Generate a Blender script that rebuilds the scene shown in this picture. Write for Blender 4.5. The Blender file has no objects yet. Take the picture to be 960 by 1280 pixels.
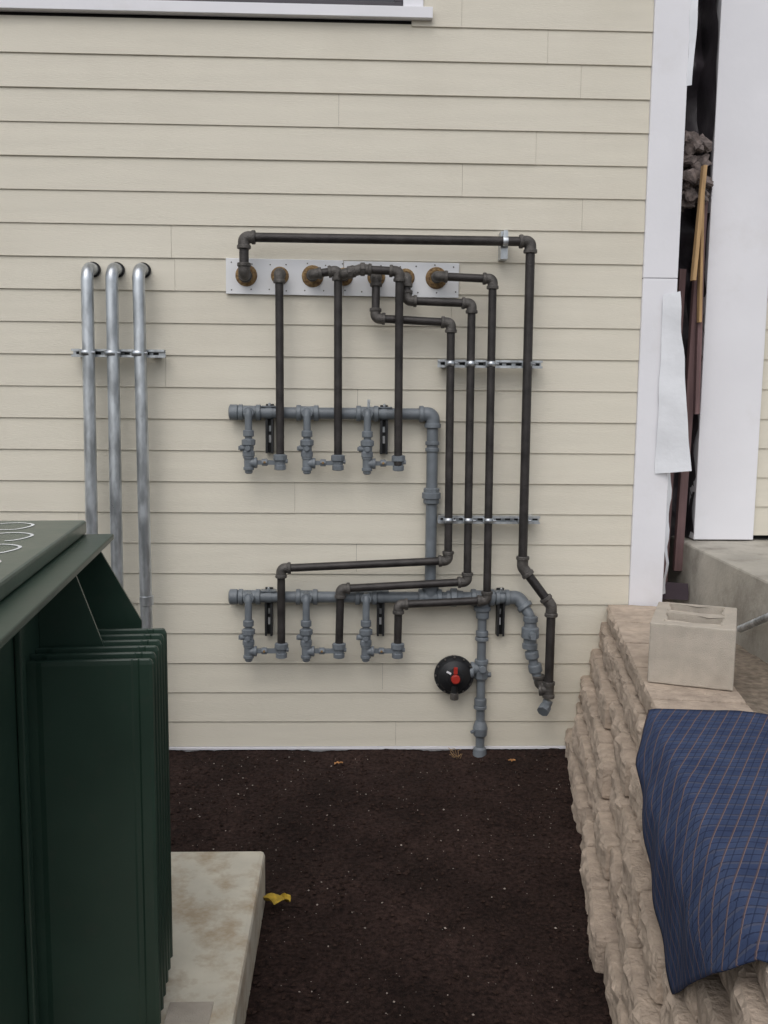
import bpy, math, random
from mathutils import Vector, Matrix, noise
random.seed(7)
scene=bpy.context.scene
# ------------------------------------------------------------------ materials
def mat(name, col, rough=.6, metal=0, var=.15, vscale=8, bump=0, bscale=60, col2=None, spec=.5, detail=6, stretch=None, rvar=0, lo=.3, hi=.7, stain=None):
    m=bpy.data.materials.new(name); m.use_nodes=True
    nt=m.node_tree; N=nt.nodes; L=nt.links
    b=N['Principled BSDF']; b.inputs['Roughness'].default_value=rough; b.inputs['Metallic'].default_value=metal
    b.inputs['Specular IOR Level'].default_value=spec
    tc=N.new('ShaderNodeTexCoord'); mp=N.new('ShaderNodeMapping'); L.new(tc.outputs['Object'],mp.inputs[0])
    if stretch: mp.inputs['Scale'].default_value=stretch
    n=N.new('ShaderNodeTexNoise'); n.inputs['Scale'].default_value=vscale; n.inputs['Detail'].default_value=detail
    L.new(mp.outputs[0],n.inputs['Vector'])
    r=N.new('ShaderNodeValToRGB'); r.color_ramp.elements[0].position=lo; r.color_ramp.elements[1].position=hi
    c2=col2 if col2 else tuple(c*(1-var) for c in col)
    c1=col if col2 else tuple(min(1,c*(1+var)) for c in col)
    r.color_ramp.elements[0].color=(*c2,1); r.color_ramp.elements[1].color=(*c1,1)
    L.new(n.outputs['Fac'],r.inputs[0]); out=r.outputs[0]
    if stain:
        col3,sc,p0,p1,f=stain
        n4=N.new('ShaderNodeTexNoise'); n4.inputs['Scale'].default_value=sc; n4.inputs['Detail'].default_value=9; n4.inputs['Roughness'].default_value=.65
        L.new(tc.outputs['Object'],n4.inputs['Vector'])
        mr4=N.new('ShaderNodeMapRange');mr4.inputs['From Min'].default_value=p0;mr4.inputs['From Max'].default_value=p1;mr4.inputs['To Max'].default_value=f
        L.new(n4.outputs['Fac'],mr4.inputs[0])
        mx=N.new('ShaderNodeMix');mx.data_type='RGBA';L.new(mr4.outputs[0],mx.inputs[0]);L.new(out,mx.inputs[6]);mx.inputs[7].default_value=(*col3,1);out=mx.outputs[2]
    L.new(out,b.inputs['Base Color'])
    if rvar:
        mr=N.new('ShaderNodeMapRange'); mr.inputs['To Min'].default_value=rough-rvar; mr.inputs['To Max'].default_value=rough+rvar
        L.new(n.outputs['Fac'],mr.inputs[0]); L.new(mr.outputs[0],b.inputs['Roughness'])
    if bump:
        n2=N.new('ShaderNodeTexNoise'); n2.inputs['Scale'].default_value=bscale; n2.inputs['Detail'].default_value=8
        L.new(mp.outputs[0],n2.inputs['Vector'])
        bp=N.new('ShaderNodeBump'); bp.inputs['Strength'].default_value=bump; bp.inputs['Distance'].default_value=.01
        L.new(n2.outputs['Fac'],bp.inputs['Height']); L.new(bp.outputs[0],b.inputs['Normal'])
    return m
M={}
M['siding']=mat('siding_paint',(.69,.65,.55),.55,var=.03,vscale=1.5,bump=.22,bscale=30,stretch=(1.2,6,14),stain=((.53,.48,.39),.9,.5,.8,.4))
M['white']=mat('white_trim_paint',(.80,.80,.84),.5,var=.04,vscale=2,bump=.1,bscale=25,stain=((.55,.52,.48),2.5,.55,.85,.35))
M['board']=mat('grey_white_board',(.76,.77,.79),.45,var=.06,vscale=5)
M['black']=mat('black_iron_pipe',(.036,.032,.031),.42,metal=.3,var=.45,vscale=14,bump=.3,bscale=140,rvar=.1)
M['fit']=mat('malleable_fitting',(.095,.088,.082),.5,metal=.4,var=.35,vscale=25,bump=.5,bscale=160)
M['grey']=mat('grey_painted_pipe',(.15,.17,.19),.42,var=.18,vscale=12,bump=.2,bscale=120)
M['galv']=mat('galvanized_steel',(.50,.53,.56),.33,metal=.8,var=.25,vscale=22,rvar=.12,stretch=(1,1,.35),lo=.38,hi=.62)
M['dark']=mat('dark_void',(.012,.012,.013),.8)
M['strutd']=mat('dark_strut_steel',(.02,.021,.023),.5,metal=.3)
M['brass']=mat('rusty_foam_collar',(.36,.24,.10),.8,vscale=60,bump=1,bscale=90,col2=(.14,.075,.04))
M['red']=mat('red_cap_plastic',(.40,.03,.02),.4)
M['yellow']=mat('dry_yellow_leaf',(.45,.30,.03),.6,var=.4,vscale=40)
M['orange']=mat('dry_orange_leaf',(.42,.20,.07),.6,var=.4,vscale=40)
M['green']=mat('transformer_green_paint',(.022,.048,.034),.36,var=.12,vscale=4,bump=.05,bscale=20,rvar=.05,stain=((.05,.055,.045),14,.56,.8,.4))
M['greenlid']=mat('transformer_lid_sky_sheen',(.065,.095,.075),.32,var=.2,vscale=5,bump=.06,bscale=30,rvar=.08,stain=((.14,.15,.12),9,.5,.75,.5))  # transformer green lightened: the sky reflected on the lid is painted into its colour
M['mark']=mat('white_spray_mark',(.75,.77,.77),.7)
M['stone']=mat('split_face_stone',(.46,.375,.30),.9,var=.20,vscale=16,bump=.9,bscale=60,detail=10,stain=((.24,.19,.155),3.0,.45,.75,.6))
M['cmu']=mat('concrete_masonry',(.47,.42,.355),.92,var=.10,vscale=14,bump=.5,bscale=260,stain=((.32,.27,.22),6,.5,.8,.5))
M['conc']=mat('cast_concrete',(.40,.375,.325),.85,var=.2,vscale=3,bump=.4,bscale=50,detail=10,stain=((.16,.14,.115),5,.48,.75,.7))
M['pad']=mat('pad_concrete',(.62,.58,.48),.8,var=.08,vscale=8,bump=.25,bscale=70,detail=12,stain=((.36,.25,.14),7,.48,.66,.68))
M['membrane']=mat('black_membrane',(.06,.052,.06),.42,var=.5,vscale=6,bump=1,bscale=9)
M['tyvek']=mat('white_house_wrap',(.76,.78,.82),.6,var=.06,vscale=6,bump=.6,bscale=12)
M['wood']=mat('lumber',(.42,.27,.13),.7,var=.3,vscale=10,stretch=(6,6,.6))
M['redwood']=mat('stained_board',(.16,.095,.095),.7,var=.3,vscale=6,stretch=(6,6,.6))
M['rubble']=mat('grey_rubble',(.16,.13,.12),.9,var=.6,vscale=25,bump=1,bscale=40)
M['fill']=mat('backfill_gravel',(.22,.18,.14),.95,var=.4,vscale=30,bump=1,bscale=80)
M['glass']=mat('window_glass',(.02,.022,.028),.06,spec=.7,var=.05)
M['frame']=mat('window_frame_dark',(.045,.04,.05),.4)
M['roof']=mat('roof_shingle',(.08,.08,.085),.9,var=.3,vscale=20)
# cloth
def cloth_mat():
    m=bpy.data.materials.new('blue_plaid_cloth'); m.use_nodes=True
    nt=m.node_tree;N=nt.nodes;L=nt.links;b=N['Principled BSDF'];b.inputs['Roughness'].default_value=.95
    b.inputs['Specular IOR Level'].default_value=.15
    uv=N.new('ShaderNodeUVMap'); sx=N.new('ShaderNodeSeparateXYZ'); L.new(uv.outputs[0],sx.inputs[0])
    def line(sock,per,width):
        a=N.new('ShaderNodeMath');a.operation='DIVIDE';a.inputs[1].default_value=per;L.new(sock,a.inputs[0])
        f=N.new('ShaderNodeMath');f.operation='FRACT';L.new(a.outputs[0],f.inputs[0])
        c=N.new('ShaderNodeMath');c.operation='LESS_THAN';c.inputs[1].default_value=width;L.new(f.outputs[0],c.inputs[0]);return c.outputs[0]
    n=N.new('ShaderNodeTexNoise');n.inputs['Scale'].default_value=9;n.inputs['Detail'].default_value=8;L.new(uv.outputs[0],n.inputs['Vector'])
    r=N.new('ShaderNodeValToRGB');r.color_ramp.elements[0].position=.25;r.color_ramp.elements[1].position=.75
    r.color_ramp.elements[0].color=(.028,.042,.095,1);r.color_ramp.elements[1].color=(.058,.082,.155,1);L.new(n.outputs['Fac'],r.inputs[0])
    cur=r.outputs[0]
    for sock,per,w,col,f in ((sx.outputs[1],.070,.18,(.09,.095,.13),.55),(sx.outputs[1],.035,.12,(.015,.02,.045),.7),(sx.outputs[0],.048,.12,(.26,.17,.13),.6),(sx.outputs[0],.024,.14,(.015,.022,.05),.6)):
        l=line(sock,per,w);mu=N.new('ShaderNodeMath');mu.operation='MULTIPLY';mu.inputs[1].default_value=f;L.new(l,mu.inputs[0])
        mx=N.new('ShaderNodeMix');mx.data_type='RGBA';L.new(mu.outputs[0],mx.inputs[0]);L.new(cur,mx.inputs[6]);mx.inputs[7].default_value=(*col,1);cur=mx.outputs[2]
    L.new(cur,b.inputs['Base Color'])
    n2=N.new('ShaderNodeTexNoise');n2.inputs['Scale'].default_value=300;L.new(uv.outputs[0],n2.inputs['Vector'])
    bp=N.new('ShaderNodeBump');bp.inputs['Strength'].default_value=.4;bp.inputs['Distance'].default_value=.003;L.new(n2.outputs['Fac'],bp.inputs['Height']);L.new(bp.outputs[0],b.inputs['Normal'])
    return m
M['cloth']=cloth_mat()
def soil_mat():
    m=bpy.data.materials.new('dark_soil_mulch'); m.use_nodes=True
    nt=m.node_tree;N=nt.nodes;L=nt.links;b=N['Principled BSDF'];b.inputs['Roughness'].default_value=.95;b.inputs['Specular IOR Level'].default_value=.15
    tc=N.new('ShaderNodeTexCoord')
    n=N.new('ShaderNodeTexNoise');n.inputs['Scale'].default_value=60;n.inputs['Detail'].default_value=10;L.new(tc.outputs['Object'],n.inputs['Vector'])
    r=N.new('ShaderNodeValToRGB');r.color_ramp.elements[0].position=.3;r.color_ramp.elements[1].position=.75
    r.color_ramp.elements[0].color=(.010,.006,.0055,1);r.color_ramp.elements[1].color=(.050,.030,.025,1);L.new(n.outputs['Fac'],r.inputs[0])
    n3=N.new('ShaderNodeTexNoise');n3.inputs['Scale'].default_value=2.2;n3.inputs['Detail'].default_value=4;L.new(tc.outputs['Object'],n3.inputs['Vector'])
    mr=N.new('ShaderNodeMapRange');mr.inputs['From Min'].default_value=.3;mr.inputs['From Max'].default_value=.7;mr.inputs['To Min'].default_value=.6;mr.inputs['To Max'].default_value=1.5;L.new(n3.outputs['Fac'],mr.inputs[0])
    vm=N.new('ShaderNodeVectorMath');vm.operation='SCALE';L.new(r.outputs[0],vm.inputs[0]);L.new(mr.outputs[0],vm.inputs['Scale'])
    L.new(vm.outputs[0],b.inputs['Base Color'])
    n2=N.new('ShaderNodeTexNoise');n2.inputs['Scale'].default_value=140;n2.inputs['Detail'].default_value=8;L.new(tc.outputs['Object'],n2.inputs['Vector'])
    bp=N.new('ShaderNodeBump');bp.inputs['Strength'].default_value=1;bp.inputs['Distance'].default_value=.010;L.new(n2.outputs['Fac'],bp.inputs['Height']);L.new(bp.outputs[0],b.inputs['Normal'])
    return m
M['soil']=soil_mat()
M['pebble']=mat('pale_pebble',(.36,.31,.27),.8,var=.4,vscale=50)
M['chip']=mat('bark_chip',(.034,.021,.017),.95,var=.5,vscale=50,spec=.15)
# ------------------------------------------------------------------ mesh builder
def V(*a): return Vector(a)
def empty(name):
    e=bpy.data.objects.new(name,None); e.empty_display_size=.1; scene.collection.objects.link(e); return e
class MB:
    def __init__(s): s.v=[];s.f=[];s.m=[];s.s=[];s.mats=[]
    def mi(s,k):
        if k not in s.mats: s.mats.append(k)
        return s.mats.index(k)
    def add(s,vs,fs,k,smooth=False):
        o=len(s.v); s.v+= [tuple(v) for v in vs]; i=s.mi(k)
        for f in fs: s.f.append(tuple(a+o for a in f)); s.m.append(i); s.s.append(smooth)
    def box(s,lo,hi,k,rot=None,org=None):
        x0,y0,z0=lo;x1,y1,z1=hi
        vs=[V(x,y,z) for z in (z0,z1) for y in (y0,y1) for x in (x0,x1)]
        if rot is not None:
            o=Vector(org) if org else (V(*lo)+V(*hi))/2
            vs=[o+rot@(v-o) for v in vs]
        s.add(vs,[(0,2,3,1),(4,5,7,6),(0,1,5,4),(2,6,7,3),(0,4,6,2),(1,3,7,5)],k)
    def lathe(s,p,ax,prof,k,n=20,caps=True):
        p=Vector(p);ax=Vector(ax).normalized()
        u=ax.orthogonal().normalized();w=ax.cross(u)
        def ring(t,r): return [p+ax*t+(u*math.cos(2*math.pi*i/n)+w*math.sin(2*math.pi*i/n))*r for i in range(n)]
        for (t0,r0),(t1,r1) in zip(prof,prof[1:]):
            s.add(ring(t0,r0)+ring(t1,r1),[(i,(i+1)%n,n+(i+1)%n,n+i) for i in range(n)],k,n>10)
        if caps:
            if prof[0][1]>1e-4: s.add(ring(*prof[0]),[tuple(reversed(range(n)))],k)
            if prof[-1][1]>1e-4: s.add(ring(*prof[-1]),[tuple(range(n))],k)
    def cyl(s,a,b,r,k,n=16):
        a=Vector(a);b=Vector(b);l=(b-a).length;c=min(.002,l*.2,r*.3)
        s.lathe(a,b-a,[(0,r-c),(c,r),(l-c,r),(l,r-c)],k,n)
    def sweep(s,pts,r,k,n=16):
        pts=[Vector(p) for p in pts]
        T=[]
        for i in range(len(pts)):
            a=pts[max(0,i-1)];b=pts[min(len(pts)-1,i+1)];T.append((b-a).normalized())
        u=T[0].orthogonal().normalized();rings=[]
        for i,p in enumerate(pts):
            u=(u-T[i]*u.dot(T[i])).normalized();w=T[i].cross(u)
            rings.append([p+(u*math.cos(2*math.pi*j/n)+w*math.sin(2*math.pi*j/n))*r for j in range(n)])
        vs=[v for rg in rings for v in rg];fs=[]
        for i in range(len(pts)-1):
            for j in range(n): fs.append((i*n+j,i*n+(j+1)%n,(i+1)*n+(j+1)%n,(i+1)*n+j))
        s.add(vs,fs,k,True); s.add(rings[0],[tuple(reversed(range(n)))],k); s.add(rings[-1],[tuple(range(n))],k)
    def make(s,name,parent=None,loc=None,bevel=0):
        me=bpy.data.meshes.new(name);me.from_pydata(s.v,[],s.f)
        for k in s.mats: me.materials.append(M[k])
        me.polygons.foreach_set('material_index',s.m);me.polygons.foreach_set('use_smooth',s.s);me.update()
        o=bpy.data.objects.new(name,me);scene.collection.objects.link(o)
        if parent: o.parent=parent
        if bevel:
            b=o.modifiers.new('b','BEVEL');b.width=bevel;b.segments=2;b.limit_method='ANGLE'
        return o
def fillet(pts,rad,n=8):
    pts=[Vector(p) for p in pts];out=[pts[0]]
    for i in range(1,len(pts)-1):
        a=(pts[i-1]-pts[i]).normalized();b=(pts[i+1]-pts[i]).normalized()
        ang=a.angle(b)
        if ang>3.10: continue
        d=rad/math.tan(ang/2);d=min(d,(pts[i-1]-pts[i]).length*.49,(pts[i+1]-pts[i]).length*.49)
        r=d*math.tan(ang/2);c=pts[i]+(a+b).normalized()*(r/math.sin(ang/2))
        p0=pts[i]+a*d;p1=pts[i]+b*d
        for j in range(n+1):
            t=j/n;v0=p0-c;v1=p1-c;th=v0.angle(v1)
            out.append(c+(v0*math.sin((1-t)*th)+v1*math.sin(t*th))/math.sin(th))
    out.append(pts[-1]);return out
def collar(mb,p,d,r,k,w=.018):
    d=Vector(d).normalized();p=Vector(p)
    mb.lathe(p-d*w/2,d,[(0,r*.93),(w*.15,r),(w*.85,r),(w,r*.93)],k,20)
def elbow(mb,P,a,b,r,k):
    P=Vector(P);a=Vector(a).normalized();b=Vector(b).normalized();L=r*2.0
    mb.sweep(fillet([P-a*L,P,P+b*L],r*1.5),r*1.25,k,18)
    collar(mb,P-a*L,a,r*1.46,k,r*.8);collar(mb,P+b*L,b,r*1.46,k,r*.8)
def pipe(mb,pts,r,k='black',kf='fit',start=0):
    pts=[Vector(p) for p in pts]
    for a,b in zip(pts,pts[1:]): mb.cyl(a,b,r,k,18)
    for i in range(1,len(pts)-1):
        d0=(pts[i]-pts[i-1]);d1=(pts[i+1]-pts[i])
        elbow(mb,pts[i],d0,d1,r,kf)
def tee(mb,P,ax,br,r,k,rb=None):
    P=Vector(P);ax=Vector(ax).normalized();br=Vector(br).normalized();rb=rb or r
    mb.lathe(P-ax*r*2,ax,[(0,r*1.35),(r*.1,r*1.45),(r*.8,r*1.45),(r*.9,r*1.25),(r*3.1,r*1.25),(r*3.2,r*1.45),(r*3.9,r*1.45),(r*4,r*1.35)],k)
    mb.cyl(P,P+br*r*2,rb*1.25,k);collar(mb,P+br*r*1.9,br,rb*1.46,k,rb*.8)
def union(mb,P,ax,r,k):
    P=Vector(P);ax=Vector(ax).normalized()
    mb.lathe(P-ax*r*1.5,ax,[(0,r*1.2),(r*.6,r*1.3),(r*.8,r*1.7),(r*1.8,r*1.7),(r*2,r*1.35),(r*3,r*1.2)],k,8)
# ------------------------------------------------------------------ house
E=.1682
house=empty('clapboard_house')
mb=MB()
XL,XR=-6.2,1.552
rs=random.Random(3)
def board(x0,x1,z0,z1,yb=-.021,jig=0):
    sec=[(-.0035,z1),(-.012,z1),(yb+jig,z0+.0015),(yb+.0015+jig,z0),(-.010,z0)]
    vs=[V(x,y,z) for x in (x0,x1) for (y,z) in sec];n=len(sec)
    fs=[(i,n+i,n+(i+1)%n,(i+1)%n) for i in range(n)]+[tuple(reversed(range(n))),tuple(range(n,2*n))]
    fs=[tuple(reversed(f)) for f in fs]
    mb.add(vs,fs,'siding')
WZ0=3.905
for k in range(0,38):
    z0=.025 if k==0 else k*E; z1=(k+1)*E+.012
    x=XL-rs.uniform(0,3.6);
    cuts=[XL]
    while x<XR-.6:
        x+=3.66
        if XL+.3<x<XR-.3: cuts.append(x)
    cuts.append(XR)
    for a,b in zip(cuts,cuts[1:]):
        segs=[(a+.0006,b-.0006)]
        if z1>WZ0+.03 and z0<5.35:
            ns=[]
            for (p,q) in segs:
                if p<-2.05: ns.append((p,min(q,-2.05)))
                if q>.30: ns.append((max(p,.30),q))
            segs=ns
        for p,q in segs:
            if q-p>.01: board(p,q,z0,z1,jig=rs.uniform(-.0015,.0012))
mb.make('siding',house)
mb=MB()
mb.box((XL,0,-.3),(1.70,5.5,4.0-.1),'dark'); mb.box((XL,.1,3.9),(1.70,5.5,6.3),'dark'); mb.box((XL,0,5.2),(1.7,.1,6.3),'dark');mb.box((.26,0,3.9),(1.7,.1,5.2),'dark');mb.box((XL,0,3.9),(-2.0,.1,5.2),'dark')
mb.make('wall_sheathing',house)
mb=MB(); mb.box((XL,-.016,-.05),(1.55,-.004,.0235),'board'); mb.box((XL,-.030,.010),(1.55,-.0165,.022),'white'); mb.make('starter_flashing',house)
mb=MB(); mb.box((1.552,-.036,-.1),(1.738,-.004,2.62),'white'); mb.box((1.552,-.036,2.623),(1.738,-.004,6.3),'white')
mb.box((1.702,-.002,.6),(1.738,.14,6.3),'white'); mb.make('corner_board',house,bevel=.003)
mb=MB()
mb.box((-2.2,-.06,3.898),(.405,-.006,3.952),'white')
mb.box((.255,-.034,3.954),(.358,-.004,5.35),'white')
mb.box((-2.15,-.034,3.954),(-2.047,-.004,5.35),'white')
mb.box((-2.15,-.036,5.352),(.358,-.004,5.47),'white')
mb.box((-2.045,-.020,3.954),(.253,.05,3.985),'frame');mb.box((-2.045,-.02,5.30),(.253,.05,5.35),'frame')
for x in (-2.045,-.92,.213): mb.box((x,-.018,3.986),(x+.04,.05,5.299),'frame')
mb.box((-2.0,.02,3.985),(.22,.03,5.3),'glass')
mb.make('window',house,bevel=.002)
mb=MB(); mb.box((XL-.3,-.45,6.3),(2.0,5.9,6.42),'white')
mb.add([V(XL-.3,-.5,6.42),V(2.0,-.5,6.42),V(2.0,5.9,6.42),V(XL-.3,5.9,6.42),V(XL-.3,2.7,8.2),V(2.0,2.7,8.2)],[(0,1,5,4),(2,3,4,5),(0,4,3),(1,2,5)],'roof')
mb.make('roof',house)
# ------------------------------------------------------------------ neighbouring structure
nb=empty('neighbouring_building')
mb=MB(); mb.box((1.978,.19,1.178),(2.325,.30,7.0),'white'); mb.make('white_corner_post',nb,bevel=.004)
mb=MB(); 
for k in range(0,35):
    z0=1.2+k*E; sec=[(.24,z0+E+.01),(.232,z0+E+.01),(.223,z0),(.235,z0)]
    vs=[V(x,y,z) for x in (2.327,6.5) for (y,z) in sec]
    mb.add(vs,[tuple(reversed(f)) for f in [(0,4,5,1),(1,5,6,2),(2,6,7,3),(3,7,4,0),(3,2,1,0),(4,5,6,7)]],'siding')
mb.make('siding',nb)
mb=MB(); mb.box((2.0,.302,1.172),(6.5,5.5,7.0),'dark'); mb.make('wall_body',nb)
def sheet(name,parent,key,P,nu,nv,amp,fr,seed=0):
    vs=[];fs=[]
    for j in range(nv+1):
        for i in range(nu+1):
            p=P(i/nu,j/nv);q=p*fr+V(seed,seed*2,0)
            vs.append(p+V(noise.noise(q),noise.noise(q+V(9,3,1)),noise.noise(q+V(2,8,5))*.4)*amp)
    for j in range(nv):
        for i in range(nu): a=j*(nu+1)+i;fs.append((a,a+1,a+nu+2,a+nu+1))
    b=MB();b.add(vs,fs,key,True);return b.make(name,parent)
sheet('black_membrane_side',nb,'membrane',lambda u,v:V(1.972-.02*u,.20+u*.9,.9+v*5.6),18,110,.035,5,3)
sheet('black_membrane_back',nb,'membrane',lambda u,v:V(1.70+u*.35,.36+.1*u,.8+v*5.6),12,160,.10,6,8)
gap=empty('leftover_lumber')
mb=MB(); mb.box((1.852,.02,2.62),(1.872,.06,3.22),'wood',Matrix.Rotation(.05,3,'Y'));mb.box((1.885,.05,2.4),(1.90,.09,3.1),'wood',Matrix.Rotation(-.03,3,'Y'));mb.make('planks',gap)
mb=MB(); mb.box((1.885,.16,1.0),(1.93,.20,3.1),'redwood',Matrix.Rotation(.02,3,'Y'));mb.box((1.815,.20,.85),(1.85,.24,2.7),'redwood',Matrix.Rotation(.012,3,'Y'));mb.box((1.90,.08,1.9),(1.925,.12,2.9),'redwood',Matrix.Rotation(-.02,3,'Y'));mb.make('stained_boards',gap)
def rock(mb,c,dims,R,key,seed,n=(7,4,5),rnd=.16,amp=.012,fr=9,face=None,smooth=False):
    nx,ny,nz=n;idx={};vs=[];fs=[]
    def vid(i,j,k):
        if (i,j,k) in idx:return idx[(i,j,k)]
        p=V(i/nx*2-1,j/ny*2-1,k/nz*2-1)
        h=V(dims[0]/2,dims[1]/2,dims[2]/2);q=V(p.x*h.x,p.y*h.y,p.z*h.z);r=min(h)*rnd*2
        inner=V(max(-h.x+r,min(h.x-r,q.x)),max(-h.y+r,min(h.y-r,q.y)),max(-h.z+r,min(h.z-r,q.z)))
        d=q-inner
        if d.length>1e-6: q=inner+d.normalized()*min(r,d.length)
        s=q*fr+V(seed*3.1,seed*1.7,seed*.9)
        dn=(p.normalized())*(noise.noise(s)*amp+noise.noise(s*2.7)*amp*.6)
        if face and p.x<-.99: dn.x-=(abs(noise.noise(s*.6))+.3*abs(noise.noise(s*2.5)))*face*(1-max(abs(p.y),abs(p.z))**6)
        q=q+dn
        idx[(i,j,k)]=len(vs);vs.append(Vector(c)+R@q);return idx[(i,j,k)]
    for i in range(nx):
        for j in range(ny):
            fs.append([vid(i,j,0),vid(i,j+1,0),vid(i+1,j+1,0),vid(i+1,j,0)]);fs.append([vid(i,j,nz),vid(i+1,j,nz),vid(i+1,j+1,nz),vid(i,j+1,nz)])
    for i in range(nx):
        for k in range(nz):
            fs.append([vid(i,0,k),vid(i+1,0,k),vid(i+1,0,k+1),vid(i,0,k+1)]);fs.append([vid(i,ny,k),vid(i,ny,k+1),vid(i+1,ny,k+1),vid(i+1,ny,k)])
    for j in range(ny):
        for k in range(nz):
            fs.append([vid(0,j,k),vid(0,j,k+1),vid(0,j+1,k+1),vid(0,j+1,k)]);fs.append([vid(nx,j,k),vid(nx,j+1,k),vid(nx,j+1,k+1),vid(nx,j,k+1)])
    mb.add(vs,fs,key,smooth)
mb=MB()
for i in range(40):
    rock(mb,(random.uniform(1.79,1.93),random.uniform(.10,.3),random.uniform(3.0,3.42)),(random.uniform(.03,.11),random.uniform(.03,.08),random.uniform(.03,.08)),Matrix.Rotation(random.random()*3,3,'Y'),'rubble',i,(3,3,3),.2,.03,20)
mb.make('rubble_bundle',nb)
sheet('house_wrap_flap_upper',house,'tyvek',lambda u,v:V(1.735+u*(.02+.03*v),-.03-.02*u,3.60+v*1.0),5,24,.02,6,2)
sheet('house_wrap_flap_lower',house,'tyvek',lambda u,v:V(1.66+u*(.08+.09*(1-v)),-.045-.07*u*(1-v*.5),1.58+v*.95+u*.02),6,22,.012,6,5)
sheet('house_wrap_strip',house,'tyvek',lambda u,v:V(1.738+u*.03,-.03+.03*u,.9+v*.9),3,20,.02,8,6)
sheet('blue_tape_strip',house,'cloth',lambda u,v:V(1.74+u*.16,.02,.86+v*.10),5,3,.02,8,6)
# ------------------------------------------------------------------ concrete foundation on the right
mb=MB(); mb.box((1.91,-6,-.3),(9,.9,1.17),'conc'); mb.box((1.70,.9,-.3),(9,6,1.17),'conc');mb.make('concrete_foundation_wall',None,bevel=.012)
mb=MB()
hp=[V(1.865,-.80-.05*i,.90+.022*i) for i in range(22)]
for a,b in zip(hp,hp[1:]): mb.lathe(a,b-a,[(0,.014),(.012,.018),(.025,.014),(.037,.018),(.05,.014)],'galv',12,False)
mb.make('corrugated_conduit')
# ------------------------------------------------------------------ retaining wall
def xt(y): return 1.42+.16*(y+.18)
ang=math.atan2(.16,1)
Rw=Matrix.Rotation(-ang,3,'Z')
mb=MB();seed=0
rr=random.Random(5)
z=-.02
for c in range(5):
    h=.154;off=-.215+c*.043
    y=-.02
    first=True
    while y>-4.6:
        l=rr.uniform(.28,.42)*(.5 if first and c%2 else 1);first=False
        yc=y-l/2;seed+=1
        xf=xt(yc)+off+rr.uniform(-.018,.018)
        ctr=V(xf+.15,yc,z+h/2)
        rock(mb,ctr,(.30,l-.010,h-.006),Rw@Matrix.Rotation(rr.uniform(-.05,.05),3,'Z'),'stone',seed,(5,16,9),.08,.0035,22,.030)
        y-=l
    z+=h
capz=z
y=-.05
while y>-4.6:
    l=rr.uniform(.40,.48);yc=y-l/2;seed+=1
    ctr=V(xt(yc)+.17,yc,capz+.05)
    rock(mb,ctr,(.36,l-.012,.098),Rw@Matrix.Rotation(rr.uniform(-.03,.03),3,'Z'),'stone',seed,(14,18,6),.08,.003,16,.025)
    y-=l
mb.make('stone_retaining_wall')
mb=MB()
vs=[];fs=[];n=60
for j in range(n+1):
    y=.9-5.5*j/n
    for i in range(9):
        x=xt(min(y,0))+.22+(1.93-xt(min(y,0))-.22)*i/8
        vs.append(V(x,y,.80+noise.noise(V(x*5,y*5,1))*.02+noise.noise(V(x*20,y*20,1))*.01))
for j in range(n):
    for i in range(8): a=j*9+i;fs.append((a,a+9,a+10,a+1))
mb.add(vs,fs,'fill',True);mb.make('backfill_soil')
# CMU block
def cmu(name,org,yaw,zb,w=.33,d=.42,h=.25):
    m=MB()
    xs=[0,.055,w-.055,w];ys=[0,.05,d/2-.03,d/2+.03,d-.05,d]
    hole={(1,1),(1,3)}
    vs=[];fs=[]
    def q(a,b,c,e): o=len(vs);vs.extend([a,b,c,e]);fs.append((o,o+1,o+2,o+3))
    for i in range(3):
        for j in range(5):
            x0,x1,y0,y1=xs[i],xs[i+1],ys[j],ys[j+1]
            if (i,j) in hole:
                q(V(x0,y0,0),V(x0,y0,h),V(x0,y1,h),V(x0,y1,0));q(V(x1,y1,0),V(x1,y1,h),V(x1,y0,h),V(x1,y0,0))
                q(V(x1,y0,0),V(x1,y0,h),V(x0,y0,h),V(x0,y0,0));q(V(x0,y1,0),V(x0,y1,h),V(x1,y1,h),V(x1,y1,0))
            else:
                q(V(x0,y0,h),V(x1,y0,h),V(x1,y1,h),V(x0,y1,h));q(V(x0,y1,0),V(x1,y1,0),V(x1,y0,0),V(x0,y0,0))
    for j in range(5):
        q(V(0,ys[j+1],0),V(0,ys[j],0),V(0,ys[j],h),V(0,ys[j+1],h));q(V(w,ys[j],0),V(w,ys[j+1],0),V(w,ys[j+1],h),V(w,ys[j],h))
    for i in range(3):
        q(V(xs[i],0,0),V(xs[i+1],0,0),V(xs[i+1],0,h),V(xs[i],0,h));q(V(xs[i+1],d,0),V(xs[i],d,0),V(xs[i],d,h),V(xs[i+1],d,h))
    m.add(vs,fs,'cmu');o=m.make(name)
    import bmesh
    bm=bmesh.new();bm.from_mesh(o.data);bmesh.ops.remove_doubles(bm,verts=bm.verts,dist=1e-5);bmesh.ops.subdivide_edges(bm,edges=bm.edges,cuts=3,use_grid_fill=True)
    for v in bm.verts: v.co+=V(noise.noise(v.co*25),noise.noise(v.co*25+V(5,5,5)),noise.noise(v.co*25+V(9,1,5)))*.002
    bm.to_mesh(o.data);bm.free()
    b=o.modifiers.new('b','BEVEL');b.width=.006;b.segments=3;b.limit_method='ANGLE';b.angle_limit=.9
    o.location=(org[0],org[1],zb);o.rotation_euler=(0,0,yaw)
cmu('concrete_block',(1.215,-1.48),math.radians(-22),capz+.101)
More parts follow.
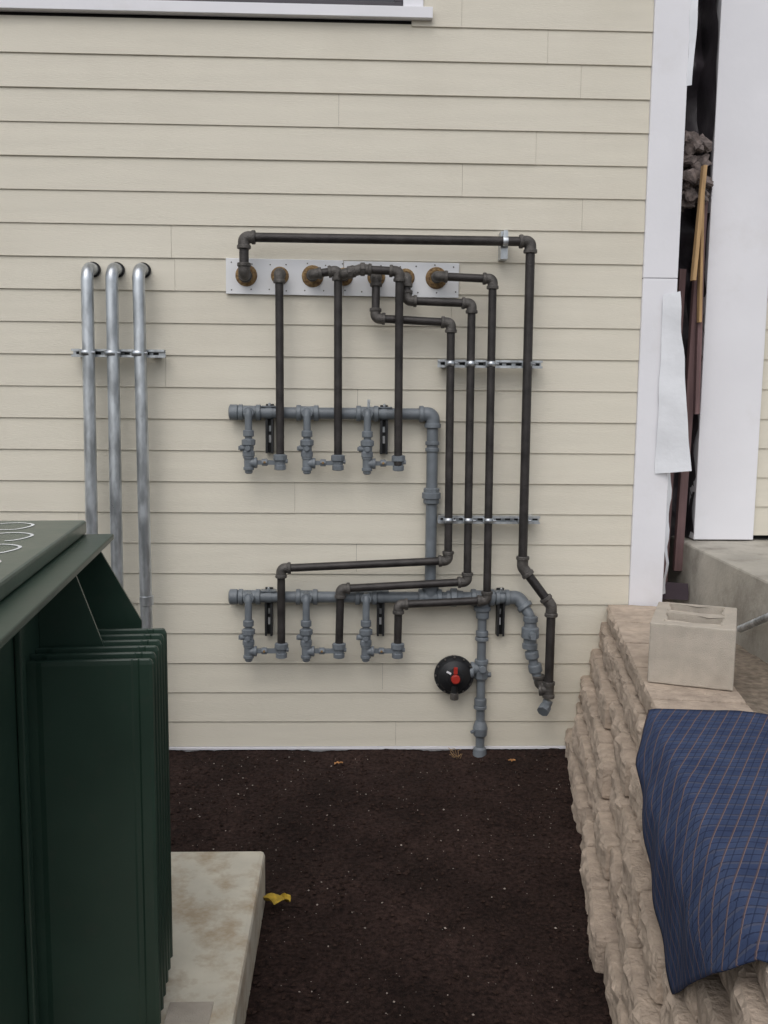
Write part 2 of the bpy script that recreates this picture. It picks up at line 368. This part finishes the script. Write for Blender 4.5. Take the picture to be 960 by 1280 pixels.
# cloth
cb=MB();vs=[];fs=[];uvs=[]
NY,NW=80,70
ye0,ye1=-1.84,-3.75
for j in range(NY+1):
    y=ye0+(ye1-ye0)*j/NY
    if y>-2.91: h=.42*(ye0-y)/(1.07)
    else: h=max(.0,.42-.36*(-2.91-y)/.45) if y>-3.36 else max(-.5,.06-(-3.36-y)*1.1)
    for i in range(NW+1):
        w=-h+(h+.95)*i/NW
        yy=y-.10*max(0,w)
        ct=capz+.106
        wr=noise.noise(V(w*5,y*3,0))*.010+noise.noise(V(w*14,y*9,3))*.004
        xe=xt(y)-.045
        if w<0:
            a=min(1,-w/.04)
            p=V(xe-.010*a-.05*min(1,-w/.1)-.018*(1+noise.noise(V(y*6,w*2,4)))*min(1,-w/.15),y,ct+w)
        else:
            p=V(xe+w,yy,ct+max(0,wr)+.002+.006*min(1,w/.03)-max(0,w-.33)*.12)
        vs.append(p);uvs.append((w+.40*(ye0-y),-y))
for j in range(NY):
    for i in range(NW): a=j*(NW+1)+i;fs.append((a,a+NW+1,a+NW+2,a+1))
cb.add(vs,fs,'cloth',True);co=cb.make('blue_plaid_blanket')
ul=co.data.uv_layers.new(name='UVMap')
for lp in co.data.loops: ul.data[lp.index].uv=uvs[lp.vertex_index]
sm=co.modifiers.new('s','SOLIDIFY');sm.thickness=.006
# ------------------------------------------------------------------ pipe penetration board
bd=empty('pipe_flange_board')
mb=MB(); mb.box((-.66,-.034,2.508),(-.045,-.022,2.692),'board',Matrix.Rotation(.006,3,'Y'));mb.box((-.042,-.033,2.506),(.568,-.022,2.686),'board',Matrix.Rotation(.004,3,'Y'))
mb.make('board',bd,bevel=.002)
mb=MB()
for i in range(13):
    for zz in (2.53,2.667): mb.lathe((-.63+i*.098+random.uniform(-.01,.01),-.033,zz+random.uniform(-.006,.006)),(0,-1,0),[(0,.004),(.003,.003)],'fit',12)
mb.make('screws',bd)
HX=[-.553,-.377,-.205,-.040,.130,.286,.448]
mb=MB()
for i,x in enumerate(HX):
    big=1.15 if i in(0,2,6) else .95
    prof=[(0,.050*big),(.006,.049*big),(.012,.042*big),(.016,.034*big),(.010,.022*big)]
    mb.lathe((x,-.034,2.606),(0,-1,0),prof,'brass',22)
mb.make('collars',bd)
# ------------------------------------------------------------------ dark gas pipes
Y=-.137;r=.0215
Z=2.604
P=[
 ([(-.553,0,Z-.005),(-.553,Y,Z-.005),(-.553,Y,2.786),(.925,Y,2.786),(.932,Y,1.075),(1.09,Y-.03,.867),(1.09,Y-.03,.40)],.0245),
 ([(-.373,0,Z+.005),(-.373,Y,Z+.005),(-.371,Y,1.62)],r),
 ([(-.205,0,Z),(-.205,Y,Z),(-.070,Y,Z+.022),(-.066,Y,1.62)],r),
 ([(-.040,0,Z),(-.040,Y-.05,Z),(.05,Y-.05,Z+.024),(.245,Y-.05,Z+.016),(.252,Y-.01,1.62)],r),
 ([(.128,0,Z-.004),(.128,Y+.02,Z-.004),(.125,Y+.005,2.386),(.520,Y,2.368),(.528,Y,1.108),(-.368,Y,1.062),(-.368,Y,.64)],r),
 ([(.284,0,Z-.006),(.284,Y+.02,Z-.006),(.288,Y+.005,2.478),(.626,Y,2.468),(.634,Y,.992),(-.050,Y,.952),(-.056,Y,.64)],r),
 ([(.446,0,Z),(.446,Y,Z),(.733,Y,Z-.01),(.743,Y,.890),(.264,Y,.866),(.262,Y,.65)],r)]
for pts,rad in P:
    e=empty('gas_pipe');mb=MB();pipe(mb,pts,rad);
    if rad>r:
        tee(mb,(1.09,Y-.03,.40),(0,0,1),(-1,.25,-.1),.023,'fit'); mb.cyl((1.09,Y-.03,.34),(1.075,Y-.03,.30),.027,'grey');mb.cyl((1.075,Y-.03,.302),(1.055,Y-.06,.285),.034,'grey',8)
    if pts[0][0]==-.040: union(mb,(-.005,Y-.05,Z+.008),(1,0,.15),.019,'fit');union(mb,(.06,Y-.05,Z+.024),(1,0,0),.020,'fit')
    mb.make('pipe_run',e)
# ------------------------------------------------------------------ struts
def strut(name,x0,x1,z,y0,clamps,cr,dep=.041,ht=.041,yfix=None):
    e=empty(name);mb=MB()
    yb=y0+dep
    mb.box((x0,yb-.003,z-ht/2),(x1,yb,z+ht/2),'galv');mb.box((x0,y0,z-ht/2),(x1,yb-.0032,z-ht/2+.003),'galv');mb.box((x0,y0,z+ht/2-.003),(x1,yb-.0032,z+ht/2),'galv')
    mb.box((x0,y0-.0025,z-ht/2),(x1,y0-.0002,z-ht/2+.011),'galv');mb.box((x0,y0-.0025,z+ht/2-.011),(x1,y0-.0002,z+ht/2),'galv')
    n=int((x1-x0)/.05)
    for i in range(n):
        xc=x0+.03+i*.05
        mb.box((xc-.014,yb-.0045,z-.006),(xc+.014,yb-.0031,z+.006),'strutd')
    mb.make('channel',e)
    mb=MB()
    for xx in (x0+.04,x1-.05): mb.box((xx-.02,yb+.0005,z-.02),(xx+.02,-.006,z+.02),'galv')
    mb.make('standoffs',e)
    mb=MB()
    for cx in clamps:
        yc=y0-cr-.003
        a=[(cx+math.cos(t)*(cr+.0025),yc-math.sin(t)*(cr+.0025)) for t in [math.pi*i/14 for i in range(15)]]
        a=[(cx+cr+.0025,y0-.003)]+a+[(cx-cr-.0025,y0-.003)]
        vs=[V(p[0],p[1],zz) for zz in (z-.014,z+.014) for p in a];n=len(a)
        mb.add(vs,[(i,n+i,n+i+1,i+1) for i in range(n-1)],'galv',True)
        for sg in (-1,1): mb.box((cx+sg*(cr+.003)-.003,y0-.022,z-.010),(cx+sg*(cr+.003)+.003,y0-.003,z+.010),'galv')
        mb.cyl((cx+cr+.001,yc-cr*.6,z),(cx+cr+.018,yc-cr*.6,z),.006,'galv',6)
    o=mb.make('clamps',e);s=o.modifiers.new('s','SOLIDIFY');s.thickness=.002
    return e
strut('strut_channel',.459,1.012,2.158,Y+r+.003,[.521,.628,.736,.928],r)
strut('strut_channel',.474,1.025,1.327,Y+r+.003,[.527,.633,.741,.931],r)
strut('strut_channel',-1.455,-.975,2.192,-.108,[-1.368,-1.238,-1.10],.0325)
e=empty('pipe_hanger_bracket');mb=MB();mb.box((.775,Y+.027,2.70),(.812,-.02,2.84),'galv');mb.lathe((.793,Y,2.786),(1,0,0),[(-.013,.0275),(.013,.0275)],'galv',20,False);mb.box((.783,Y-.012,2.81),(.803,Y+.012,2.84),'galv');mb.make('bracket',e)
# ------------------------------------------------------------------ headers & meter sets
HY=-.072;R=.0305
def meterset(mb,xl,xr,zh,zb):
    ym=Y
    mb.sweep(fillet([(xl,HY,zh+.014),(xl,ym,zh+.014),(xl,ym,zb+.02)],.03),.0195,'grey')
    tee(mb,(xl,HY,zh),(1,0,0),(0,-1,.05),R*.97,'grey',.020)
    mb.lathe((xl,ym,zb+.138),(0,0,1),[(0,.025),(.004,.029),(.03,.029),(.034,.025)],'grey')
    mb.lathe((xl,ym,zb+.03),(0,0,1),[(0,.025),(.006,.032),(.028,.032),(.036,.026),(.060,.028),(.066,.036),(.090,.036),(.096,.026)],'grey',10)
    mb.cyl((xl-.01,ym,zb+.078),(xl-.045,ym,zb+.078),.016,'grey',10);mb.box((xl-.052,ym-.016,zb+.068),(xl-.044,ym+.016,zb+.088),'grey')
    mb.cyl((xl,ym-.02,zb+.078),(xl,ym-.045,zb+.078),.014,'grey',8)
    tee(mb,(xl,ym,zb),(0,0,1),(1,0,0),.0195,'grey')
    mb.lathe((xl,ym,zb-.058),(0,0,1),[(0,.014),(.006,.021),(.026,.021),(.03,.015)],'grey',8)
    mb.box((xl+.025,ym-.012,zb-.009),(xr-.022,ym+.012,zb+.013),'grey')
    mb.cyl((xl+.070,ym-.004,zb+.003),(xl+.100,ym-.004,zb+.003),.019,'grey',8);mb.cyl((xl+.085,ym-.01,zb+.004),(xl+.085,ym-.026,zb+.004),.007,'brass',8)
    mb.lathe((xr,ym,zb-.038),(0,0,1),[(0,.022),(.004,.031),(.026,.031),(.030,.027),(.05,.027),(.054,.037),(.080,.037),(.085,.026)],'grey',10)
    mb.cyl((xr+.022,ym-.006,zb+.01),(xr+.040,ym-.006,zb+.01),.012,'grey',8)
def hbracket(name,x,zh):
    e=empty(name);mb=MB()
    mb.box((x-.0205,-.040,zh-.215),(x+.0205,-.024,zh+.045),'strutd')
    mb.box((x-.0205,HY-.012,zh-.215),(x-.0175,-.0245,zh-.032),'strutd');mb.box((x+.0175,HY-.012,zh-.215),(x+.0205,-.0245,zh-.032),'strutd')
    mb.box((x-.0205,HY-.0145,zh-.215),(x-.009,HY-.0125,zh-.034),'strutd');mb.box((x+.009,HY-.0145,zh-.215),(x+.0205,HY-.0125,zh-.034),'strutd')
    mb.box((x-.006,-.0425,zh-.16),(x+.006,-.0405,zh-.12),'board');mb.box((x-.006,-.0425,zh-.10),(x+.006,-.0405,zh-.07),'galv')
    mb.lathe((x-.016,HY,zh),(1,0,0),[(0,R+.003),(.032,R+.003)],'grey',20,False)
    mb.box((x-.042,HY-.022,zh+R),(x+.042,HY+.03,zh+R+.006),'grey');mb.cyl((x,HY,zh+R+.006),(x,HY,zh+R+.022),.007,'galv',6)
    mb.make('bracket',e)
for (zh,xs,zb,xl,xr) in ((1.890,[(-.537,-.371),(-.230,-.066),(.088,.254)],1.628,-.624,.438),(.892,[(-.545,-.368),(-.234,-.056),(.089,.262)],.606,-.634,.895)):
    e=empty('gas_meter_manifold');mb=MB()
    mb.cyl((xl,HY,zh),(xr,HY,zh),R,'grey',24)
    mb.lathe((xl-.022,HY,zh),(1,0,0),[(0,.030),(.006,.042),(.045,.042),(.05,.034)],'grey',22)
    mb.make('header',e)
    for a,b in xs:
        m2=MB();meterset(m2,a,b,zh,zb);m2.make('meter_drop',e)
    if zh>1:
        m2=MB();elbow(m2,(.438,HY,zh),(1,0,0),(0,0,-1),R,'grey');m2.cyl((.438,HY,zh),(.440,HY,.892),R,'grey',24)
        for zz in (1.735,1.70): collar(m2,(.438,HY,zz),(0,0,1),.038,'grey',.02)
        m2.lathe((.438,HY,1.405),(0,0,1),[(0,.034),(.008,.044),(.03,.044),(.034,.052),(.062,.052),(.066,.044),(.085,.044),(.09,.034)],'grey',10)
        m2.make('down_pipe',e)
        m2=MB();m2.cyl((.095,HY,zh),(.095,HY,zh+.075),.008,'galv',8);m2.box((.088,HY-.02,zh+.06),(.102,HY+.005,zh+.07),'galv');m2.make('test_cock',e)
    else:
        m2=MB();tee(m2,(.440,HY,zh),(1,0,0),(0,0,1),R*1.05,'grey')
        union(m2,(.575,HY,zh),(1,0,0),R,'grey')
        tee(m2,(.728,HY,zh),(1,0,0),(0,0,-1),R*1.05,'grey')
        m2.cyl((.80,HY,zh),(.82,HY,zh),R*1.35,'grey')
        elbow(m2,(.925,HY,zh),(1,0,0),(.75,-.5,-1),R,'grey')
        m2.sweep(fillet([(.925,HY,zh),(.985,HY-.045,.80),(.990,HY-.05,.66)],.04),R*.95,'grey')
        m2.lathe((.988,HY-.048,.80),(0,0,-1),[(0,.033),(.005,.040),(.03,.040),(.034,.033),(.06,.036),(.066,.048),(.12,.048),(.126,.036),(.15,.036),(.155,.042),(.18,.042)],'grey',12)
        m2.cyl((.988,HY-.08,.707),(.988,HY-.13,.707),.018,'grey',8);m2.box((.975,HY-.145,.690),(1.001,HY-.13,.724),'grey')
        m2.cyl((.95,HY-.05,.707),(1.03,HY-.05,.707),.030,'grey',10)
        m2.sweep([(.990,HY-.05,.66),(1.0,HY-.055,.58),(1.02,HY-.06,.50),(1.045,HY-.065,.42)],R*.85,'grey')
        for q,ww in ((.575,.04),(.50,.045)): collar(m2,(1.0+(.575-q)*.27,HY-.056,q+.01),(-.2,0,1),.038,'grey',ww)
        elbow(m2,(1.045,HY-.065,.415),(.1,0,-1),(1,-.3,0),.024,'fit')
        m2.make('service_valve',e)
for x,z in ((-.432,1.89),(.178,1.89),(-.441,.892),(.170,.892),(.831,.892)): hbracket('header_support_bracket',x,z)
e=empty('gas_service_riser');mb=MB()
mb.cyl((.728,HY,.86),(.734,HY,-.05),.0245,'grey',20)
for q,rr_,w in ((.80,.036,.05),(.69,.034,.03),(.66,.037,.02),(.30,.034,.04),(.27,.036,.02)): collar(mb,(.730,HY,q),(0,0,1),rr_,'grey',w)
tee(mb,(.731,HY,.49),(0,0,1),(-1,0,0),.026,'grey');mb.lathe((.731,HY,.43),(0,0,1),[(0,.034),(.01,.040),(.045,.040),(.05,.034)],'grey',8)
mb.cyl((.731,HY-.02,.50),(.731,HY-.06,.50),.02,'grey',10);mb.cyl((.75,HY,.455),(.785,HY,.455),.015,'grey',8)
mb.lathe((.733,HY,.10),(0,0,1),[(0,.030),(.01,.038),(.05,.042),(.07,.036),(.09,.028)],'grey',12)
mb.cyl((.70,HY-.01,.135),(.68,HY-.03,.135),.010,'grey',8)
mb.lathe((.733,HY,-.02),(0,0,1),[(0,.042),(.05,.036),(.06,.026)],'grey',12)
mb.make('riser',e)
e=empty('gas_regulator');mb=MB();c=V(.577,-.115,.462)
mb.lathe(c+V(0,.07,0),(0,-1,0),[(0,.05),(.02,.085),(.045,.098),(.046,.110),(.062,.110),(.063,.098),(.082,.086),(.10,.05),(.104,.032),(.13,.030)],'strutd',36)
for i in range(12):
    a=i*math.pi/6;mb.cyl(c+V(math.cos(a)*.103,.008,math.sin(a)*.103),c+V(math.cos(a)*.103,-.004,math.sin(a)*.103),.006,'fit',6)
mb.lathe(c+V(0,-.055,.0),(0,-1,0),[(0,.026),(.02,.024),(.022,.02)],'red',16)
mb.box((.567,-.182,.49),(.587,-.165,.525),'red');mb.box((.53,-.155,.485),(.556,-.148,.495),'white',Matrix.Rotation(.5,3,'Y'))
mb.cyl(c+V(0,.01,0),V(.731,HY,.49),.024,'grey');collar(mb,(.665,-.09,.475),(1,0,.1),.034,'grey',.04)
mb.cyl(c+V(0,-.02,-.05),c+V(.0,-.02,-.118),.018,'strutd',12);mb.cyl(c+V(0,-.02,-.09),c+V(0,-.02,-.128),.023,'fit',8)
mb.make('body',e)
# ------------------------------------------------------------------ conduits
for x,xb in ((-1.353,-1.378),(-1.228,-1.246),(-1.092,-1.088)):
    e=empty('electrical_conduit');mb=MB()
    mb.sweep(fillet([(xb,-.142,-.05),(x,-.142,2.625),(x,.0,2.625)],.132,14),.0320,'galv',22)
    mb.lathe((x,-.035,2.625),(0,1,0),[(0,.033),(.001,.040),(.03,.040)],'dark',20)
    mb.lathe((xb+.002,-.142,.86),(0,0,1),[(0,.033),(.002,.037),(.05,.037),(.052,.033)],'galv',20)
    mb.make('tube',e)
# ------------------------------------------------------------------ transformer
tr=empty('pad_mounted_transformer')
a=math.radians(4.5);Rt=Matrix.Rotation(a,3,'Z');O=V(-.85,-2.15,0)
def tbox(m,lo,hi,k): 
    vs0=len(m.v);m.box(lo,hi,k)
    for i in range(vs0,len(m.v)): m.v[i]=tuple(O+Rt@Vector(m.v[i]))
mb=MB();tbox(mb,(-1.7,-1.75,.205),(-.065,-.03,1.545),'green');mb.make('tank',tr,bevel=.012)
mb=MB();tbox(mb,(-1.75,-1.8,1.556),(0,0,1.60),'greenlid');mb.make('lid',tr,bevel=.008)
mb=MB();tbox(mb,(-1.72,-1.77,1.535),(.085,.0,1.5545),'green');mb.make('flange',tr,bevel=.004)
mb=MB()
for yy,xo in ((-.02,.17),(-.40,.12)):
    vs=[V(x,y,z) for y in (yy-.006,yy+.006) for x,z in ((-.064,1.53),(.03,1.53),(xo,1.27),(xo,1.245),(-.064,1.245))]
    vs=[O+Rt@v for v in vs];mb.add(vs,[(0,1,2,3,4),(9,8,7,6,5),(0,5,6,1),(1,6,7,2),(2,7,8,3),(3,8,9,4),(4,9,5,0)],'green')
mb.make('gussets',tr)
mb=MB()
def fin(m,yc,x0=-.064,x1=.275,z0=.222,z1=1.30,th=.016):
    prof=[(x0,th*.30),(x0+.03,th*.30),(x0+.045,th*.5),(x1-.060,th*.5),(x1-.055,th*.3),(x1-.042,th*.3),(x1-.037,th*.5),(x1-.012,th*.5),(x1-.003,th*.4),(x1,0)]
    pts=[(x,-h) for x,h in prof]+[(x,h) for x,h in reversed(prof[:-1])]
    levels=[(z0,0,.6),(z0+.008,.012,1),(z1-.015,.012,1),(z1-.003,.006,.85),(z1,0,.5)]
    rings=[]
    for z,ins,sc in levels:
        rings.append([O+Rt@V(min(x,x1-.012+ins) if x>x1-.03 else x,yc+y*sc,z) for x,y in pts])
    N=len(pts);vs=[v for r_ in rings for v in r_];fs=[]
    for k in range(len(levels)-1):
        for i in range(N): fs.append((k*N+i,k*N+(i+1)%N,(k+1)*N+(i+1)%N,(k+1)*N+i))
    fs.append(tuple(reversed(range(N))));fs.append(tuple(range((len(levels)-1)*N,len(levels)*N)))
    m.add(vs,fs,'green',False)
for i in range(6): fin(mb,-.25-i*.066)
mb.make('cooling_fins',tr,bevel=.002)
mb=MB();tbox(mb,(-.062,-.570,1.20),(.0,-.22,1.245),'green');tbox(mb,(-.062,-.570,.30),(.0,-.22,.34),'green')
for yy in (-.66,-1.1): tbox(mb,(-.064,yy-.02,.21),(-.045,yy+.02,1.53),'green')
mb.make('headers',tr,bevel=.005)
mb=MB()
def ringm(cx,cy,rad,w=.009):
    n=28;vs=[];fs=[]
    for i in range(n):
        t=2*math.pi*i/n+cx*9
        for q in (rad-w/2,rad+w/2): vs.append(O+Rt@V(cx+math.cos(t)*q*(1+.08*math.sin(3*t)),cy+math.sin(t)*q*1.25,1.6015))
    for i in range(n-2): b=(i+1)%n;fs.append((2*i,2*i+1,2*b+1,2*b))
    mb.add(vs,fs,'mark')
for cx,cy,rd in ((-.20,-.14,.06),(-.155,-.35,.062),(-.135,-.56,.060),(-.13,-.78,.06),(-.35,-.30,.06)): ringm(cx,cy,rd)
mb.make('spray_marks',tr)
mb=MB();mb.box((-2.9,-4.3,-.1),(-.33,-1.60,.20),'pad');o=mb.make('concrete_equipment_pad',None,bevel=.018)
mb=MB();mb.box((-.53,-2.72,.2005),(-.40,-2.575,.205),'cmu');mb.make('pad_label_plate')
# ------------------------------------------------------------------ ground
def axis(lo,hi,step,far):
    a=[];x=lo
    while x<hi+1e-6: a.append(x);x+=step
    s=step;x=hi
    while x<far: s*=1.6;x+=s;a.append(x)
    s=step;x=lo
    while x>-far: s*=1.6;x-=s;a.insert(0,x)
    return a
xs=axis(-1.2,1.5,.014,300);ys=axis(-3.3,.06,.014,300)
vs=[]
for y in ys:
    for x in xs:
        z=0
        if -1.6<x<1.9 and -4<y<.4:
            p=V(x,y,0)
            z=noise.noise(p*3)*.014+noise.noise(p*14)*.006+noise.noise(p*40)*.005-.004
            z+=.012*max(0,1-abs(y)/.12)
        vs.append(V(x,y,z-.002))
nx=len(xs);fs=[(j*nx+i,j*nx+i+1,(j+1)*nx+i+1,(j+1)*nx+i) for j in range(len(ys)-1) for i in range(nx-1)]
mb=MB();mb.add(vs,fs,'soil',True);mb.make('soil_ground')
rp=random.Random(11)
def crumbs(name,key,n,smin,smax,flat):
    m=MB()
    for i in range(n):
        x=rp.uniform(-.9,1.25);y=rp.uniform(-3.3,-.03)
        if x<-.33 and y<-1.6: continue
        s=smin+(smax-smin)*rp.random()**4
        c=V(x,y,noise.noise(V(x,y,0)*3)*.014-.001)
        v=[c+V(s,0,0)*rp.uniform(.6,1.4),c+V(0,s,0)*rp.uniform(.4,1.2),c-V(s,0,0)*rp.uniform(.6,1.3),c-V(0,s,0)*rp.uniform(.4,1.1),c+V(0,0,s*flat),c-V(0,0,s*flat)]
        th=rp.random()*6;Rz=Matrix.Rotation(th,3,'Z');v=[c+Rz@(q-c) for q in v]
        m.add(v,[(0,1,4),(1,2,4),(2,3,4),(3,0,4),(1,0,5),(2,1,5),(3,2,5),(0,3,5)],key)
    m.make(name)
crumbs('soil_clods','chip',9000,.003,.014,.7)
crumbs('scattered_pebbles','pebble',700,.002,.0065,.7)
def leaf(name,c,s,key,seed):
    def Pp(u,v): return V(c[0]+(u-.5)*s,c[1]+(v-.5)*s*.6*(1-abs(u-.5)*1.3),c[2]+.02*s/.1*abs(math.sin(u*6+v*3)))
    sheet(name,None,key,Pp,10,6,s*.22,18/s*.1,seed)
leaf('yellow_leaf',(-.285,-1.69,.03),.12,'yellow',3)
leaf('orange_leaf',(-.055,-.25,.015),.045,'orange',4)
leaf('orange_leaf',(.89,-.22,.015),.04,'orange',9)
mb=MB()
for k in range(4):
    rl=random.Random(k);mb.sweep([(.56+.01*i+rl.uniform(-.01,.01),-.10-k*.015+rl.uniform(-.01,.01),.02+.045*math.sin(i*.8+k)*rl.random()) for i in range(7)],.0015,'wood',5)
mb.make('dry_grass_stems')
# ------------------------------------------------------------------ camera
psi,th,ro=math.radians(2.0),math.radians(7.4),math.radians(0.6)
fw=V(math.sin(psi)*math.cos(th),math.cos(psi)*math.cos(th),-math.sin(th));r0=V(math.cos(psi),-math.sin(psi),0);u0=r0.cross(fw)
Rr=r0*math.cos(ro)+u0*math.sin(ro);Uu=u0*math.cos(ro)-r0*math.sin(ro)
cd=bpy.data.cameras.new('camera');cam=bpy.data.objects.new('camera',cd);scene.collection.objects.link(cam);scene.camera=cam
m3=Matrix((Rr,Uu,-fw)).transposed();cam.matrix_world=Matrix.Translation((0,-5.3,2.041))@m3.to_4x4()
cd.sensor_fit='VERTICAL';cd.sensor_height=36;cd.lens=36*1220/1280;cd.clip_end=1000;cd.clip_start=.05
# ------------------------------------------------------------------ light
w=bpy.data.worlds.new('World');scene.world=w;w.use_nodes=True;nt=w.node_tree
bg=nt.nodes['Background'];sky=nt.nodes.new('ShaderNodeTexSky');sky.sky_type='NISHITA';sky.sun_disc=False
el,az=math.radians(52),math.radians(200)
sky.sun_elevation=el;sky.sun_rotation=az;sky.air_density=1.0;sky.dust_density=3
hs=nt.nodes.new('ShaderNodeHueSaturation');hs.inputs['Saturation'].default_value=.35
nt.links.new(sky.outputs[0],hs.inputs['Color']);nt.links.new(hs.outputs[0],bg.inputs[0]);bg.inputs[1].default_value=.15
sd=bpy.data.lights.new('sun','SUN');so=bpy.data.objects.new('sun',sd);scene.collection.objects.link(so)
sd.energy=.6;sd.angle=math.radians(70);sd.color=(1,.97,.93)
dirv=V(math.sin(az)*math.cos(el),math.cos(az)*math.cos(el),math.sin(el))
so.rotation_euler=dirv.to_track_quat('Z','Y').to_euler()
scene.view_settings.view_transform='Standard';scene.view_settings.look='None';scene.view_settings.exposure=0
